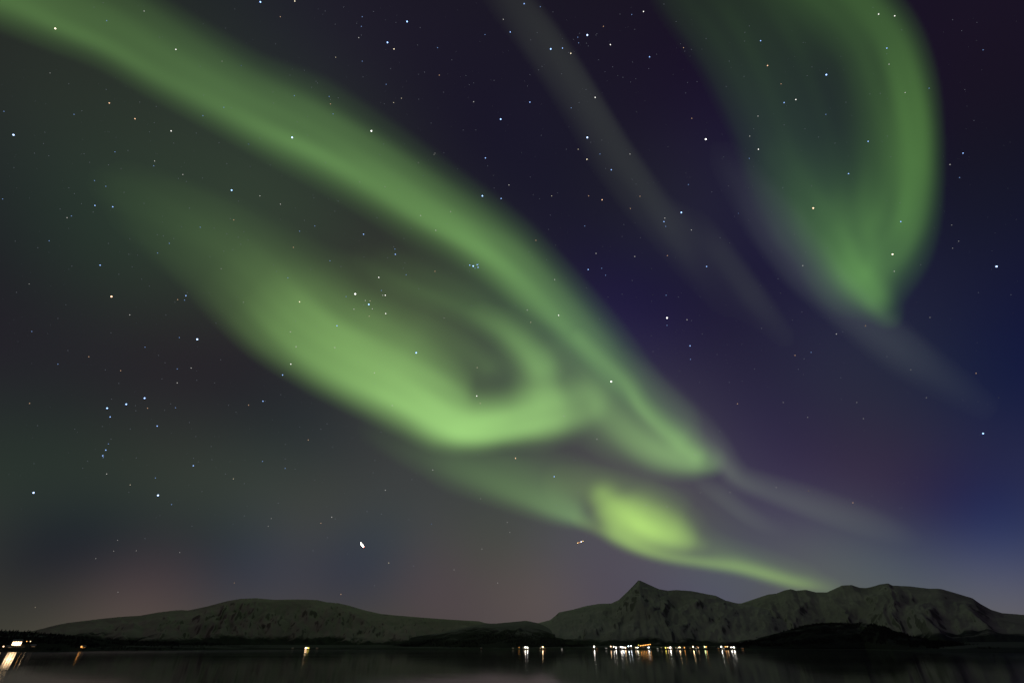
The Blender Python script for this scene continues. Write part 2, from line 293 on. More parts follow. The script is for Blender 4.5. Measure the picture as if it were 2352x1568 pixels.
# ---------------------------------------------------------------- hills and mountains (polar height sheets round the bay)
def nz(x, y, z=0.0): return noise.noise((x, y, z))
def fbm(x, y, z=0.0, o=5):
    return noise.fractal((x, y, z), 0.9, 2.1, o)
def ridged(x, y, z=0.0): return noise.ridged_multi_fractal((x, y, z), 0.8, 2.1, 5, 1.0, 2.0)
def hill(name, pts, r0, r1, r2, mat, seed, amp=.1, gul=3.0, gl=1.0, power=1.25, rough_crest=.25, naz=520, ns=64, fade=None):
    """crest seen along pts; the foot at distance r0(az), the crest at r1, the back foot at r2"""
    P = np.array(pts, float); a, e = azel(P[:, 0], P[:, 1])
    az = np.linspace(a[0], a[-1], naz); el = np.interp(az, a, e)
    r0v = r0(az) if callable(r0) else np.full(naz, float(r0)); r1v = r1(az) if callable(r1) else np.full(naz, float(r1)); r2v = r1v + r2
    rows = list(np.linspace(0, 1, ns)) + [1 + q for q in np.linspace(0, 1, 14)[1:]]
    V = np.zeros((len(rows), naz, 3))
    for j in range(naz):
        zc = CAM_H + r1v[j] * math.tan(el[j]) + rough_crest * fbm(az[j] * 220, seed, 3.1, 4) * 6
        zc = max(zc, 2.0); te = math.tan(max(el[j], 0.0003))
        x0 = az[j] * r1v[j] / 1000.0
        for i, s in enumerate(rows):
            if s <= 1:
                r = r0v[j] + (r1v[j] - r0v[j]) * s
                f = s ** power; w = math.sin(math.pi * min(s, 1)) ** .7
                wx = x0 + .35 * fbm(x0 * 1.3, s * 1.6, seed) * gl
                d = (noise.ridged_multi_fractal((wx * gul, s * gul * .5, seed), 1.1, 2.1, 3, 1.0, 1.6) - .9) * .5 + .6 * noise.fractal((x0 * gul * 1.3, s * gul * 1.2, seed + 9), 1.15, 2.1, 5)
                z = zc * f + zc * amp * w * d
                lim = CAM_H + r * te * (0.985 if s < .995 else 1.0)
                if s < .995: z = min(z, lim - .004 * zc * (1 - s))
                z = z if s > 0.001 else -4.0
            else:
                q = s - 1; r = r1v[j] + (r2v[j] - r1v[j]) * q; z = zc * (1 - q) ** 1.2 * (1 + .12 * fbm(x0 * 2, q * 3, seed) * q) - 4 * q
            V[i, j] = (r * math.sin(az[j]), r * math.cos(az[j]), z)
    nr = len(rows); idx = np.arange(nr * naz).reshape(nr, naz)
    F = np.stack([idx[:-1, :-1], idx[:-1, 1:], idx[1:, 1:], idx[1:, :-1]], -1).reshape(-1, 4)
    me = bpy.data.meshes.new(name); me.vertices.add(nr * naz); me.vertices.foreach_set('co', V.reshape(-1).astype(np.float32))
    me.loops.add(F.size); me.loops.foreach_set('vertex_index', F.reshape(-1).astype(np.int32))
    me.polygons.add(len(F)); me.polygons.foreach_set('loop_start', np.arange(0, F.size, 4, dtype=np.int32)); me.polygons.foreach_set('loop_total', np.full(len(F), 4, np.int32))
    me.update(); me.validate(); me.polygons.foreach_set('use_smooth', np.ones(len(F), bool)); me.materials.append(mat)
    o = bpy.data.objects.new(name, me); COL.objects.link(o); tag(o, kind='structure')
    return o, az, V
SNOW = (.62, .64, .66)
M_left = slope_material('snow and rock of the fell', (.52, .42, .44), (.07, .05, .05), (.030, .027, .032), 75, .10, (1, .5, .5))
M_mid = slope_material('snow and rock of the peak', (.56, .49, .53), (.07, .06, .065), (.026, .024, .030), 55, .10)
M_right = slope_material('snow and rock of the ridge', (.50, .43, .47), (.07, .06, .065), (.024, .022, .028), 70, .06)
M_foot = slope_material('scrub-covered foothill', (.36, .32, .35), (.06, .055, .06), (.030, .022, .034), 120, .05)
M_wood = slope_material('wooded knoll ground', (.40, .37, .40), (.03, .028, .034), (.016, .012, .020), 185, .05)
M_head = slope_material('wooded headland ground', (.30, .31, .33), (.03, .03, .03), (.013, .013, .018), 60, .05)
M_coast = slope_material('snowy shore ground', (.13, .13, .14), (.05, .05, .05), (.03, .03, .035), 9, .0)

hill('mountain', [(-420,1464),(-200,1458),(0,1455),(75,1448),(100,1442),(130,1434.5),(155,1429.5),(187,1425.7),(225,1421),(275,1415.7),(322,1413),(362,1405.7),(400,1401),(417,1400),(432,1401),(475,1392),(520,1380),(550,1374.5),(588,1372.7),(630,1376.5),(688,1375.7),(728,1377),(750,1382),(778,1384.5),(800,1389.5),(838,1400.7),(875,1409),(913,1412.7),(988,1418.7),(1050,1423),(1100,1425.7),(1113,1429.5),(1138,1433),(1200,1445),(1260,1465),(1330,1484)],
     lambda a: shore_r(a) + 900, 8200, 3000, M_left, 2.0, amp=.16, gul=4.6, power=1.15, naz=760, ns=90)
hill('mountain', [(1060,1484),(1120,1462),(1180,1440),(1236,1430),(1263.5,1423),(1276,1413),(1283.5,1405.7),(1296,1403),(1316,1399),(1346,1390.7),(1376,1385.7),(1403.5,1385),(1421,1377),(1441,1358),(1456,1343),(1466,1332),(1471,1332.7),(1491,1342),(1513.5,1352),(1533.5,1355.7),(1553.5,1354),(1588.5,1356.5),(1626,1364),(1643.5,1367),(1666,1378),(1688.5,1383.7),(1720,1388),(1770,1400),(1830,1420),(1900,1450),(1970,1484)],
     lambda a: shore_r(a) + 420, 7000, 2800, M_mid, 5.0, amp=.17, gul=2.6, power=1.2, naz=680, ns=90)
hill('mountain', [(1500,1484),(1560,1450),(1620,1415),(1660,1392),(1688.5,1385),(1703.5,1384.5),(1733.5,1374.5),(1764,1364.5),(1784,1362),(1801.5,1355),(1816.5,1352),(1829,1355.7),(1851.5,1353.7),(1874,1359.5),(1899,1359.5),(1919,1350.7),(1934,1343.7),(1956.5,1342.7),(1974,1348.7),(1989,1349.5),(2004,1346.5),(2021.5,1341),(2040,1339),(2049,1343.7),(2089,1345.7),(2134,1351),(2159,1351),(2189,1359.5),(2214,1367),(2234,1373),(2251.5,1385.7),(2276.5,1399.5),(2301.5,1407),(2352,1411),(2440,1414),(2560,1424),(2720,1440),(2900,1452)],
     lambda a: shore_r(a) + 900, 8600, 3000, M_right, 8.0, amp=.15, gul=2.2, power=1.2, naz=760, ns=90)
foot = hill('foothill', [(850,1489),(900,1474),(950,1462),(1010,1452),(1060,1441),(1113,1431),(1138,1431),(1176,1427.5),(1208,1424.5),(1236,1430),(1253.5,1438),(1271,1449.5),(1293.5,1457),(1326,1460.7),(1356,1469.5),(1371,1474.5),(1400,1483),(1420,1487)],
     lambda a: shore_r(a) + 120, 5200, 1300, M_foot, 11.0, amp=.16, gul=4.0, power=1.0, naz=420, ns=60)
knoll = hill('wooded_hill', [(1560,1489),(1640,1483),(1700,1476),(1750,1462),(1790,1452),(1826.5,1442),(1851.5,1435.7),(1876.5,1431),(1914,1429.5),(1976.5,1429.5),(2001.5,1432),(2034,1439.5),(2059,1449.5),(2089,1459.5),(2126.5,1468),(2189,1476),(2239,1483),(2300,1486)],
     lambda a: shore_r(a) + 40, lambda a: shore_r(a) + 1000, 900, M_wood, 14.0, amp=.14, gul=6.0, power=.8, naz=420, ns=50)
head = hill('headland', [(-700,1440),(-300,1443),(0,1447.5),(61.5,1449.6),(92,1454),(137,1458),(212,1464),(300,1470.5),(375,1473),(500,1475.5),(588,1477),(663,1483),(788,1485.5),(860,1489.5)],
     lambda a: shore_r(a) + 15, lambda a: shore_r(a) * 1.45 + 100, 600, M_head, 17.0, amp=.10, gul=9.0, power=.9, naz=420, ns=44)

# low snowy coastal land all round the bay
COAST_K = 0.045
def coast_z(x, y):
    a = math.atan2(x, y); r = math.hypot(x, y); d = r - shore_r(a)
    return max(-3.0, 0.6 + min(d, 260) * COAST_K + max(0.0, min(d - 260, 900)) * .02 + 0.5 * nz(x * .02, y * .02, 4)) if d > -12 else -3.0
naz = 620; azs = np.linspace(sh_az[0], sh_az[-1], naz); offs = [-14, -4, 0, 6, 20, 50, 90, 140, 200, 260, 340, 450, 600, 900, 1400, 2200, 3400, 5200]
Vc = []
for o_ in offs:
    for a_ in azs:
        r_ = shore_r(a_) + o_ + (4 * nz(a_ * 900, 1.3) if -10 < o_ < 10 else 0); x_, y_ = r_ * math.sin(a_), r_ * math.cos(a_)
        Vc.append((x_, y_, -3.0 if o_ < -10 else coast_z(x_, y_) if o_ >= 0 else -.6))
Fc = [(i * naz + j, i * naz + j + 1, (i + 1) * naz + j + 1, (i + 1) * naz + j) for i in range(len(offs) - 1) for j in range(naz - 1)]
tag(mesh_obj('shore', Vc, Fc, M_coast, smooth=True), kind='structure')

# conifer and birch woods too far off to count
M_tree = paint('dark winter foliage', (.018, .014, .020), .95, .3, .05)
def woods(name, hl, s0, s1, count, hmin, hmax, label, seed, dens=.47):
    o, az, V = hl; rng = random.Random(seed); ns_ = V.shape[0] - 13; b_ = MB()
    k = 0
    while k < count:
        i = rng.uniform(s0, s1) * (ns_ - 1); j = rng.uniform(2, V.shape[1] - 3); i0, j0 = int(i), int(j); k += 1
        p = V[i0, j0] * (1 - (i - i0)) * (1 - (j - j0)) + V[min(i0 + 1, ns_ - 1), j0] * (i - i0) * (1 - (j - j0)) + V[i0, j0 + 1] * (1 - (i - i0)) * (j - j0) + V[min(i0 + 1, ns_ - 1), j0 + 1] * (i - i0) * (j - j0)
        if p[2] < 1.0 or noise.noise((p[0] * .004, p[1] * .004, seed)) < dens - .75: continue
        h = rng.uniform(hmin, hmax); w = h * rng.uniform(.22, .34); t0 = rng.uniform(0, 6.28); x, y, z = p
        for zz, ww, hh in ((0.12, 1.0, .55), (.42, .68, .58)):
            base = [(x + w * ww * math.cos(t0 + q * 1.2566), y + w * ww * math.sin(t0 + q * 1.2566), z + h * zz - 1) for q in range(5)]
            b_.add(base + [(x, y, z + h * (zz + hh) - 1)], [(q, (q + 1) % 5, 5) for q in range(5)])
    o2 = b_.obj(name, M_tree); tag(o2, label, 'woods', kind='stuff'); return o2
woods('woodland', knoll, .12, 1.0, 9000, 7, 14, 'dark wooded knoll trees in front of the right-hand snowy ridge', 3, .72)
woods('woodland', foot, .05, .45, 3500, 6, 11, 'dark scrub trees on the low foothill left of the village lights', 4, .55)
woods('woodland', head, .03, 1.0, 8000, 5, 10, 'dark belt of trees along the left headland shore', 5, .60)

# ---------------------------------------------------------------- northern lights: glowing gas, as thick as it is bright
GXX, GYY = np.meshgrid(GX, GY)
LABELS = {
 'upper_band': ('aurora_band', 'long green aurora band sweeping from the top left corner down to the right'),
 'fold': ('aurora_fold', 'brightest green aurora fold, a curled glowing bowl below the long band'),
 'low_patch': ('aurora_patch', 'yellow-green aurora patch with a thin streak, low over the pointed mountain'),
 'faint_limb': ('aurora_limb', 'dim green aurora limb slanting between the bright fold and the low patch'),
 'right_arc': ('aurora_arc', 'green aurora arc curving down along the right side of the sky'),
 'middle_ray': ('aurora_ray', 'faint grey aurora ray crossing the dark sky between band and arc'),
 'tail_ray': ('aurora_ray', 'faint grey-green aurora wisp trailing right from the end of the long band'),
 'arc_trail': ('aurora_ray', 'faint violet-grey aurora wisp trailing down from the foot of the right arc')}
LU = 1500.0                                     # metres of glowing gas for a radiance of 1
for key, spec in AURORA.items():
    F = aurora_field(key, GXX, GYY); R = spec['R']
    D = direction(GXX, GYY)
    F[D[..., 2] < 0.045] = 0
    on = F > 0.0015
    cell = on[:-1, :-1] | on[1:, :-1] | on[:-1, 1:] | on[1:, 1:]
    T = np.where(on, F, 0.0) * LU
    used = np.zeros(F.shape, bool); used[:-1, :-1] |= cell; used[1:, :-1] |= cell; used[:-1, 1:] |= cell; used[1:, 1:] |= cell
    inner = used & on
    fi = np.full(F.shape, -1); bi = np.full(F.shape, -1)
    nu = used.sum(); fi[used] = np.arange(nu); bi[used] = fi[used]
    bi[inner] = nu + np.arange(inner.sum())
    vf = D[used] * (R - T[used] / 2)[:, None]; vb = D[inner] * (R + T[inner] / 2)[:, None]
    V = np.concatenate([vf, vb]) + np.array([0, 0, CAM_H])
    c = np.argwhere(cell); q = lambda I: np.stack([I[c[:, 0], c[:, 1]], I[c[:, 0], c[:, 1] + 1], I[c[:, 0] + 1, c[:, 1] + 1], I[c[:, 0] + 1, c[:, 1]]], -1)
    ff = q(fi); fb = q(bi)[:, ::-1]
    QF = np.concatenate([ff, fb])
    # triangles keep both skins watertight
    TF = np.concatenate([QF[:, [2, 1, 0]], QF[:, [3, 2, 0]]])
    name, lab = LABELS[key]
    me = bpy.data.meshes.new(name); me.vertices.add(len(V)); me.vertices.foreach_set('co', V.reshape(-1).astype(np.float32))
    me.loops.add(TF.size); me.loops.foreach_set('vertex_index', TF.reshape(-1).astype(np.int32))
    me.polygons.add(len(TF)); me.polygons.foreach_set('loop_start', np.arange(0, TF.size, 3, dtype=np.int32)); me.polygons.foreach_set('loop_total', np.full(len(TF), 3, np.int32))
    me.update()
    m, n, l, b = mat_new('glowing air ' + name); n.remove(b); out = n['Material Output']
    e = n.new('ShaderNodeEmission'); e.inputs[0].default_value = (*spec['col'], 1); e.inputs[1].default_value = 1.0 / LU; l.new(e.outputs[0], out.inputs['Volume'])
    t1 = n.new('ShaderNodeBsdfTransparent'); t2 = n.new('ShaderNodeEmission'); t2.inputs[1].default_value = 0.0
    ad = n.new('ShaderNodeAddShader'); l.new(t1.outputs[0], ad.inputs[0]); l.new(t2.outputs[0], ad.inputs[1]); l.new(ad.outputs[0], out.inputs['Surface'])
    try: m.cycles.homogeneous_volume = True
    except Exception: pass
    me.materials.append(m); o = bpy.data.objects.new(name, me); COL.objects.link(o); tag(o, lab, 'aurora')

# ---------------------------------------------------------------- stars
STAR_DATA = "127,66,4y 251,237,3o 310,273,3o 31,310,5b 170,263,2b 9,256,2b 237,7,1w 216,17,1w 245,48,2b 331,26,2w 404,114,3w 467,55,1y 539,21,1w 518,65,1b 510,141,1w 554,151,1b 366,86,1w 115,168,1w 158,193,1w 244,206,1b 321,235,1w 359,245,1y 393,301,3w 354,282,1w 343,303,1w 451,306,1w 466,266,2b 514,247,2b 531,248,1w 468,219,1w 503,328,1b 571,331,1b 103,304,1w 100,330,1w 79,352,1w 112,358,1w 264,349,2b 294,346,1b 206,373,1b 249,379,1b 355,370,2w 353,381,2b 278,387,1o 399,329,1w 193,353,1w 575,383,1b 32,385,1w 511,206,1w 460,153,1w 188,255,1w 521,376,1w 598,5,4b 677,3,3y 644,39,2o 789,17,1w 747,26,1y 858,27,1o 832,39,2b 819,54,1b 830,61,2b 935,50,4b 890,98,4b 905,113,3y 909,52,1w 965,64,1b 824,87,2w 770,56,1w 959,104,1b 1005,110,2b 1156,45,2w 1172,74,3b 1114,80,2b 771,132,2y 832,141,2b 1038,138,1b 1009,173,2o 887,194,2b 897,158,1w 1070,174,1b 1088,191,1w 1078,195,1w 1088,234,2w 922,226,2y 904,236,2y 883,239,1w 1150,274,4b 853,301,4w 671,316,5b 726,187,1w 729,191,1w 756,222,2b 759,229,1b 759,239,2o 765,262,2b 676,220,2b 777,225,1w 628,237,1w 706,268,1w 627,212,1w 683,280,1w 707,311,1w 881,331,1w 872,355,1w 1019,351,1w 999,352,1w 997,355,1w 1115,363,3b 1120,381,1w 1051,388,1o 1093,299,1w 1064,299,1w 961,374,1w 748,374,1w 621,379,1w 597,318,1w 834,177,1w 975,166,1w 961,171,1w 962,228,1w 666,173,1w 699,162,1w 990,283,1w 1135,185,1w 716,201,1w 1019,212,1w 633,101,1w 830,81,1w 1204,9,3b 1241,16,2b 1270,28,1w 1349,81,5b 1327,86,2b 1329,99,2b 1347,100,1b 1331,77,1b 1369,81,1b 1371,78,1b 1317,91,1w 1265,113,4b 1292,111,3b 1311,123,3y 1306,121,1w 1219,92,1b 1386,61,2o 1402,103,3w 1451,34,2b 1478,27,3w 1424,33,1w 1492,131,3b 1458,68,1w 1234,75,1w 1237,161,1b 1217,172,1w 1290,170,1w 1367,224,3w 1312,248,2b 1330,236,1b 1217,235,3b 1349,316,5b 1328,343,2y 1348,366,3y 1378,354,2b 1404,390,3b 1301,343,1b 1198,351,1w 1447,354,2w 1391,387,1w 1462,257,1w 1589,272,2o 1621,320,5w 1534,337,1w 1662,360,1w 1721,364,2b 1742,343,3w 1722,313,2w 1741,267,2w 1570,110,2o 1573,118,1y 1588,114,1b 1563,101,1w 1622,89,1w 1747,94,3b 1710,95,1b 1711,75,1w 1675,141,1y 1709,176,1w 1721,60,1w 1579,190,1b 1601,188,1w 1448,189,1w 1419,174,1w 1431,178,1w 1407,154,1w 1375,138,1w 1390,165,1w 1525,10,1w 1553,50,1w 1453,143,1w 1490,158,1w 1346,206,1w 1212,198,1w 1243,311,1w 1668,199,1w 1763,151,3o 1575,214,1w 1357,327,1w 1382,322,1w 1731,296,1w 1351,106,1w 1245,153,1w 1508,125,1w 1460,181,1w 2018,33,3w 2055,37,3w 2037,111,3b 2042,148,2w 2037,124,1w 1898,172,4b 1794,193,2o 1801,236,3b 1828,229,3w 1897,263,2b 1880,315,1w 1994,325,3b 2079,213,2w 2134,203,2b 2258,115,2b 2209,71,1b 2244,52,1w 2188,46,1w 2237,277,1w 2212,352,3b 2182,378,2w 2046,361,1w 1943,235,1w 1845,98,1w 2071,69,1w 1998,216,1w 1918,329,1w 1865,154,1w 1854,174,1w 1849,296,1w 1801,287,1w 2022,215,1w 2038,313,1w 2216,206,1w 2005,18,1w 217,415,2b 243,428,2b 171,445,1w 187,468,1w 218,472,3b 259,475,3b 164,496,2b 154,500,2w 6,457,2b 113,553,2b 420,401,2w 410,410,1w 428,417,1w 465,409,1w 532,437,4b 548,462,1w 435,478,1w 537,505,2o 529,502,1w 460,522,2b 492,524,1w 417,521,1w 361,539,1w 375,542,1w 399,548,1w 389,559,2b 521,537,1w 560,532,1w 570,551,1w 547,545,1w 535,573,1w 482,590,1w 362,581,2b 298,549,1w 249,559,1w 296,584,1w 230,609,3b 273,630,1w 325,641,1w 343,657,1w 256,681,5o 427,679,3b 424,689,2b 408,688,2o 402,694,1w 430,672,1w 298,723,2w 381,723,1w 496,742,1w 412,775,2b 453,779,5b 38,671,1w 67,652,1w 151,700,1w 133,731,1w 73,761,2b 255,764,1w 214,487,1w 331,467,1w 87,569,1w 559,694,1w 304,613,1o 138,480,1w 158,431,1w 165,611,1w 514,577,1w 553,561,1w 316,586,1w 35,554,1w 285,442,1w 508,617,1w 597,450,2w 644,469,2w 723,519,2b 688,531,2b 674,568,2o 721,454,1w 835,538,3b 777,462,1w 758,599,2b 635,623,1w 661,638,2b 628,609,1o 714,619,1w 714,686,1o 688,693,3y 699,506,1w 907,572,2b 908,584,3b 904,567,1w 930,604,1w 933,631,2b 870,637,3w 876,667,2b 885,678,3w 879,678,2w 816,675,5w 795,681,2b 839,690,2w 847,699,4b 850,691,2y 855,709,2w 813,710,2w 886,720,3w 848,726,2y 879,729,1w 774,748,3b 667,762,2w 727,749,1w 679,738,1w 824,754,1w 999,623,2o 966,495,2w 884,429,1w 916,436,1w 1027,514,1w 1035,486,2w 1001,529,2w 944,525,1w 972,404,1w 826,418,1w 1108,450,4b 1151,456,3b 1135,432,1b 1169,425,2w 1133,403,1w 1087,611,4b 1079,609,3b 1096,608,3b 1099,607,2b 1098,614,3b 1091,616,2b 1101,600,1w 1084,579,1w 1079,623,1w 1122,542,1w 1036,628,1w 890,592,1w 836,590,1w 783,612,1w 962,663,1o 1083,702,1w 769,485,1w 1020,730,1w 731,763,1w 928,548,1w 866,500,1w 926,616,1w 835,700,1w 1218,407,1b 1225,447,1b 1239,457,1b 1267,450,2y 1280,443,1w 1352,450,2o 1383,459,3o 1470,451,2o 1448,479,2o 1452,412,1w 1581,424,2b 1575,397,1b 1565,488,4b 1525,509,3b 1527,501,2w 1529,520,2b 1343,519,2b 1260,527,1b 1231,552,2o 1264,494,1w 1276,563,1w 1369,582,2w 1458,589,2w 1533,587,2o 1623,612,3b 1471,546,1y 1588,528,2w 1351,619,3b 1382,616,2b 1391,632,2b 1274,642,2w 1347,661,1w 1496,617,1w 1530,678,2b 1558,682,1w 1497,692,1w 1532,730,5w 1532,747,2b 1578,734,2w 1588,736,1w 1496,771,1w 1452,644,1w 1256,596,1w 1215,578,1w 1283,724,3w 1219,740,2y 1211,712,2w 1190,630,1w 1185,702,1w 1377,733,1w 1635,441,1w 1673,427,1w 1696,490,1b 1429,676,1w 1397,682,1w 1654,546,1w 1676,558,1w 1613,767,1w 1749,754,1w 1429,543,1w 1433,516,1w 1461,423,1y 1499,677,1w 1222,591,1w 1949,399,3b 1868,478,4o 2069,509,3b 2050,584,4y 2054,623,2w 2289,612,5b 2204,408,2b 2115,608,1b 1844,610,2w 1850,579,1w 1900,569,1w 1793,673,1w 1787,640,1o 1988,748,2o 1921,767,2w 1936,762,1w 1820,735,1o 1925,635,1w 1864,427,1w 1798,431,1w 2186,517,1w 2188,570,1w 2202,554,1w 1842,716,1w 2067,466,1w 2322,677,1w 1825,539,1w 2247,672,1w 2136,729,1w 332,914,4b 290,928,4b 246,937,4b 253,957,3b 361,978,3b 243,1033,3b 236,1046,3b 249,1019,2b 237,1050,2b 444,1069,3b 363,1137,5b 77,1131,5b 357,1097,2b 299,1113,2y 245,1088,2w 190,1075,1w 394,1158,2b 464,1128,1w 536,1099,2y 518,1088,1w 456,1060,1w 445,1052,1w 68,926,2o 204,819,2o 333,797,2b 277,851,2o 133,836,2b 156,805,1w 379,833,1b 407,847,2b 439,845,2w 407,879,2w 372,870,1w 364,816,1w 452,873,1w 493,879,1w 507,826,1w 339,937,2o 403,936,2b 378,942,1w 571,930,2o 525,930,1o 256,916,1w 311,931,1w 312,943,1w 242,849,1w 273,880,1w 86,977,1w 78,1064,1w 201,1059,1w 235,979,1w 313,1051,1w 485,1025,1w 450,1002,1w 435,970,1w 561,1110,1w 299,985,1w 487,1055,1o 172,985,1w 296,1130,1w 542,946,1w 392,927,1w 255,1008,1w 680,796,2w 668,836,3w 769,798,2w 956,810,4b 649,861,3b 604,921,3b 609,921,1o 1096,844,2y 1095,909,3w 1103,926,2y 860,856,2w 901,931,2w 688,980,1w 737,985,1b 708,1010,2o 764,1026,1w 655,1020,1w 603,1059,2b 655,1054,1w 655,1075,2b 723,1102,1b 857,1085,1b 885,1125,2w 994,1079,2w 875,992,1w 861,1057,1w 946,1101,1w 1104,1145,1w 1097,1044,1w 645,906,1w 751,973,1w 678,1077,1w 639,1155,1w 823,831,1w 872,836,1w 871,851,1w 861,881,1w 1005,854,1w 1078,1132,1w 1404,876,5w 1585,794,3b 1586,825,2b 1647,814,1w 1561,852,1w 1694,927,2o 1733,847,1w 1607,878,1w 1675,878,1w 1288,852,1w 1184,1052,3o 1273,1094,3b 1320,1056,1w 1371,1008,2w 1296,955,2w 1449,1019,1w 1597,1044,1w 1278,1160,1w 1484,1160,1w 1609,1130,1w 1677,1130,1w 1500,807,1w 1653,990,1w 1220,961,1w 1309,809,1w 1327,1130,1w 1532,1163,1w 1863,809,2b 1826,816,2o 1847,824,1w 2037,819,1w 2092,849,1w 2242,857,2o 2258,995,4b 2128,913,1w 2294,913,1w 1968,924,1w 1799,924,1w 1857,1127,1o 1959,1154,2o 1931,867,1w 1855,958,1w 1834,848,1w 1783,1119,1w 1983,961,1w 333,1236,1b 270,1240,1w 261,1265,1w 313,1264,1w 220,1282,1w 413,1268,1w 271,1359,1w 81,1394,1y 538,1338,1o 441,1208,1w 561,1184,1w 623,1190,1w 616,1208,1w 737,1201,2o 762,1187,2w 770,1191,1w 719,1264,1w 893,1292,2y 950,1299,1y 783,1364,2o 843,1174,1w 876,1180,1w 939,1193,1w 991,1203,1b 1043,1308,1w 1107,1260,1w 1143,1338,1w 1165,1199,1w 860,1344,1w 752,1234,1w 1171,1222,1w"
stars = []
for t_ in STAR_DATA.split():
    x_, y_, m_ = t_.split(','); stars.append((int(x_), int(y_), int(m_[0]), m_[1]))
ANCHOR = {(127,66): "yellow star in the band's top left end", (31,310): 'bright blue star at the left edge', (598,5): 'blue star touching the top edge', (935,50): 'upper of two blue stars at top centre',
 (890,98): 'lower of two blue stars at top centre', (1150,274): 'lone blue star in the dark centre', (853,301): "white star on the band's upper fringe", (671,316): 'bright blue star inside the long band',
 (1349,81): 'bright blue star of the top cluster', (1265,113): "blue star in the grey ray's top", (1349,316): 'bright blue star inside the grey ray', (1621,320): 'bright white star between ray and arc',
 (1898,172): 'blue star inside the right arc', (532,437): 'blue star below the long band', (256,681): 'bright orange star at far left', (453,779): 'bright blue star left of the fold',
 (816,675): 'bright white star above the fold', (847,699): 'close double star above the fold', (1108,450): "blue star beside the band's middle", (1087,611): 'brightest star of the tight cluster',
 (1565,488): 'blue star right of the grey ray', (1532,730): 'bright white star in violet sky', (1868,478): "orange star in the arc's middle", (2050,584): "yellow star at the arc's foot",
 (2289,612): 'bright blue star at the right edge', (332,914): 'right star of the three-star row', (290,928): 'middle star of the three-star row', (246,937): 'left star of the three-star row',
 (363,1137): 'bright blue star low at left', (77,1131): 'low blue star near the left edge', (956,810): 'blue star inside the glowing fold', (1404,876): "bright white star in the band's tail", (2258,995): 'blue star low at far right'}
CNAME = {'b': 'bluish', 'w': 'white', 'o': 'orange', 'y': 'yellowish'}
CCOL = {'b': (.30, .50, 1.0), 'w': (1, .97, .92), 'o': (1.0, .60, .36), 'y': (1.0, .86, .60)}
SIZE = {1: .62, 2: .72, 3: .95, 4: 1.3, 5: 1.5}; POWER = {1: .36, 2: .68, 3: 1.7, 4: 3.2, 5: 3.0}
R_STAR = 14000.0
def star_pos(x, y): 
    d = direction(x, y); return Vector((float(d[0] * R_STAR), float(d[1] * R_STAR), float(d[2] * R_STAR + CAM_H)))
def star_rad(x, y, mag):
    # one 1024-wide pixel at that direction
    c = 1 / math.sqrt(1 + ((x - CXC) / FOC) ** 2 + ((y - CYC) / FOC) ** 2)
    return SIZE[mag] * .5 * R_STAR * (2352 / 1024) / FOC * c
star_mats = {(m_, c_): glow('starlight %s %s' % (CNAME[c_], ['', 'faint', 'dim', 'clear', 'strong', 'brilliant'][m_]), CCOL[c_] if m_ < 5 or c_ == 'o' else tuple(q ** .65 for q in CCOL[c_]), POWER[m_]) for m_ in range(1, 6) for c_ in 'bwoy'}
star_mesh = {}
def star_obj(x, y, mag, c):
    if (mag, c) not in star_mesh:
        b_ = MB().ball((0, 0, 0), 1.0, 10, 6); o = b_.obj('star', star_mats[(mag, c)]); star_mesh[(mag, c)] = o.data
    else:
        o = bpy.data.objects.new('star', star_mesh[(mag, c)]); COL.objects.link(o)
    o.location = star_pos(x, y); s = star_rad(x, y, mag); o.scale = (s, s, s); return o
ORD = ['nearest', 'second', 'third', 'fourth', 'fifth', 'sixth', 'seventh', 'eighth', 'ninth', 'tenth', 'eleventh', 'twelfth', 'thirteenth', 'fourteenth', 'fifteenth', 'sixteenth']
DIRS = ['to the right', 'lower right', 'straight below', 'lower left', 'to the left', 'upper left', 'straight above', 'upper right']
bright = [s for s in stars if s[2] >= 2]; faint = [s for s in stars if s[2] == 1]
def far_from(s): return min((s[0] - q[0]) ** 2 + (s[1] - q[1]) ** 2 for q in bright)
faint.sort(key=far_from, reverse=True)
single = bright + faint[:300 - len(bright)]; rest = faint[300 - len(bright):]
slots = {}
for s in single:
    if s[:2] in ANCHOR: continue
    a = min(ANCHOR, key=lambda q: (q[0] - s[0]) ** 2 + (q[1] - s[1]) ** 2); k_ = int(round(math.atan2(s[1] - a[1], s[0] - a[0]) / (math.pi / 4))) % 8
    slots.setdefault((a, k_), []).append(s)
labels = {}
for (a, k_), lst in slots.items():
    lst.sort(key=lambda s: (s[0] - a[0]) ** 2 + (s[1] - a[1]) ** 2)
    for i, s in enumerate(lst): labels[s] = '%s %s star, %s one %s of %s' % (['', 'faint', 'small', 'clear'][min(s[2], 3)], CNAME[s[3]], ORD[min(i, 15)], DIRS[k_], ANCHOR[a].replace('bright ', '').replace('upper of two', 'upper').replace('lower of two', 'lower').replace('of the grey', 'of grey').replace('star ', '').replace(" of the three-star row", ' of the three'))
for s in single:
    o = star_obj(*s); tag(o, ANCHOR.get(s[:2]) or labels[s], 'star', 'stars scattered over the night sky')
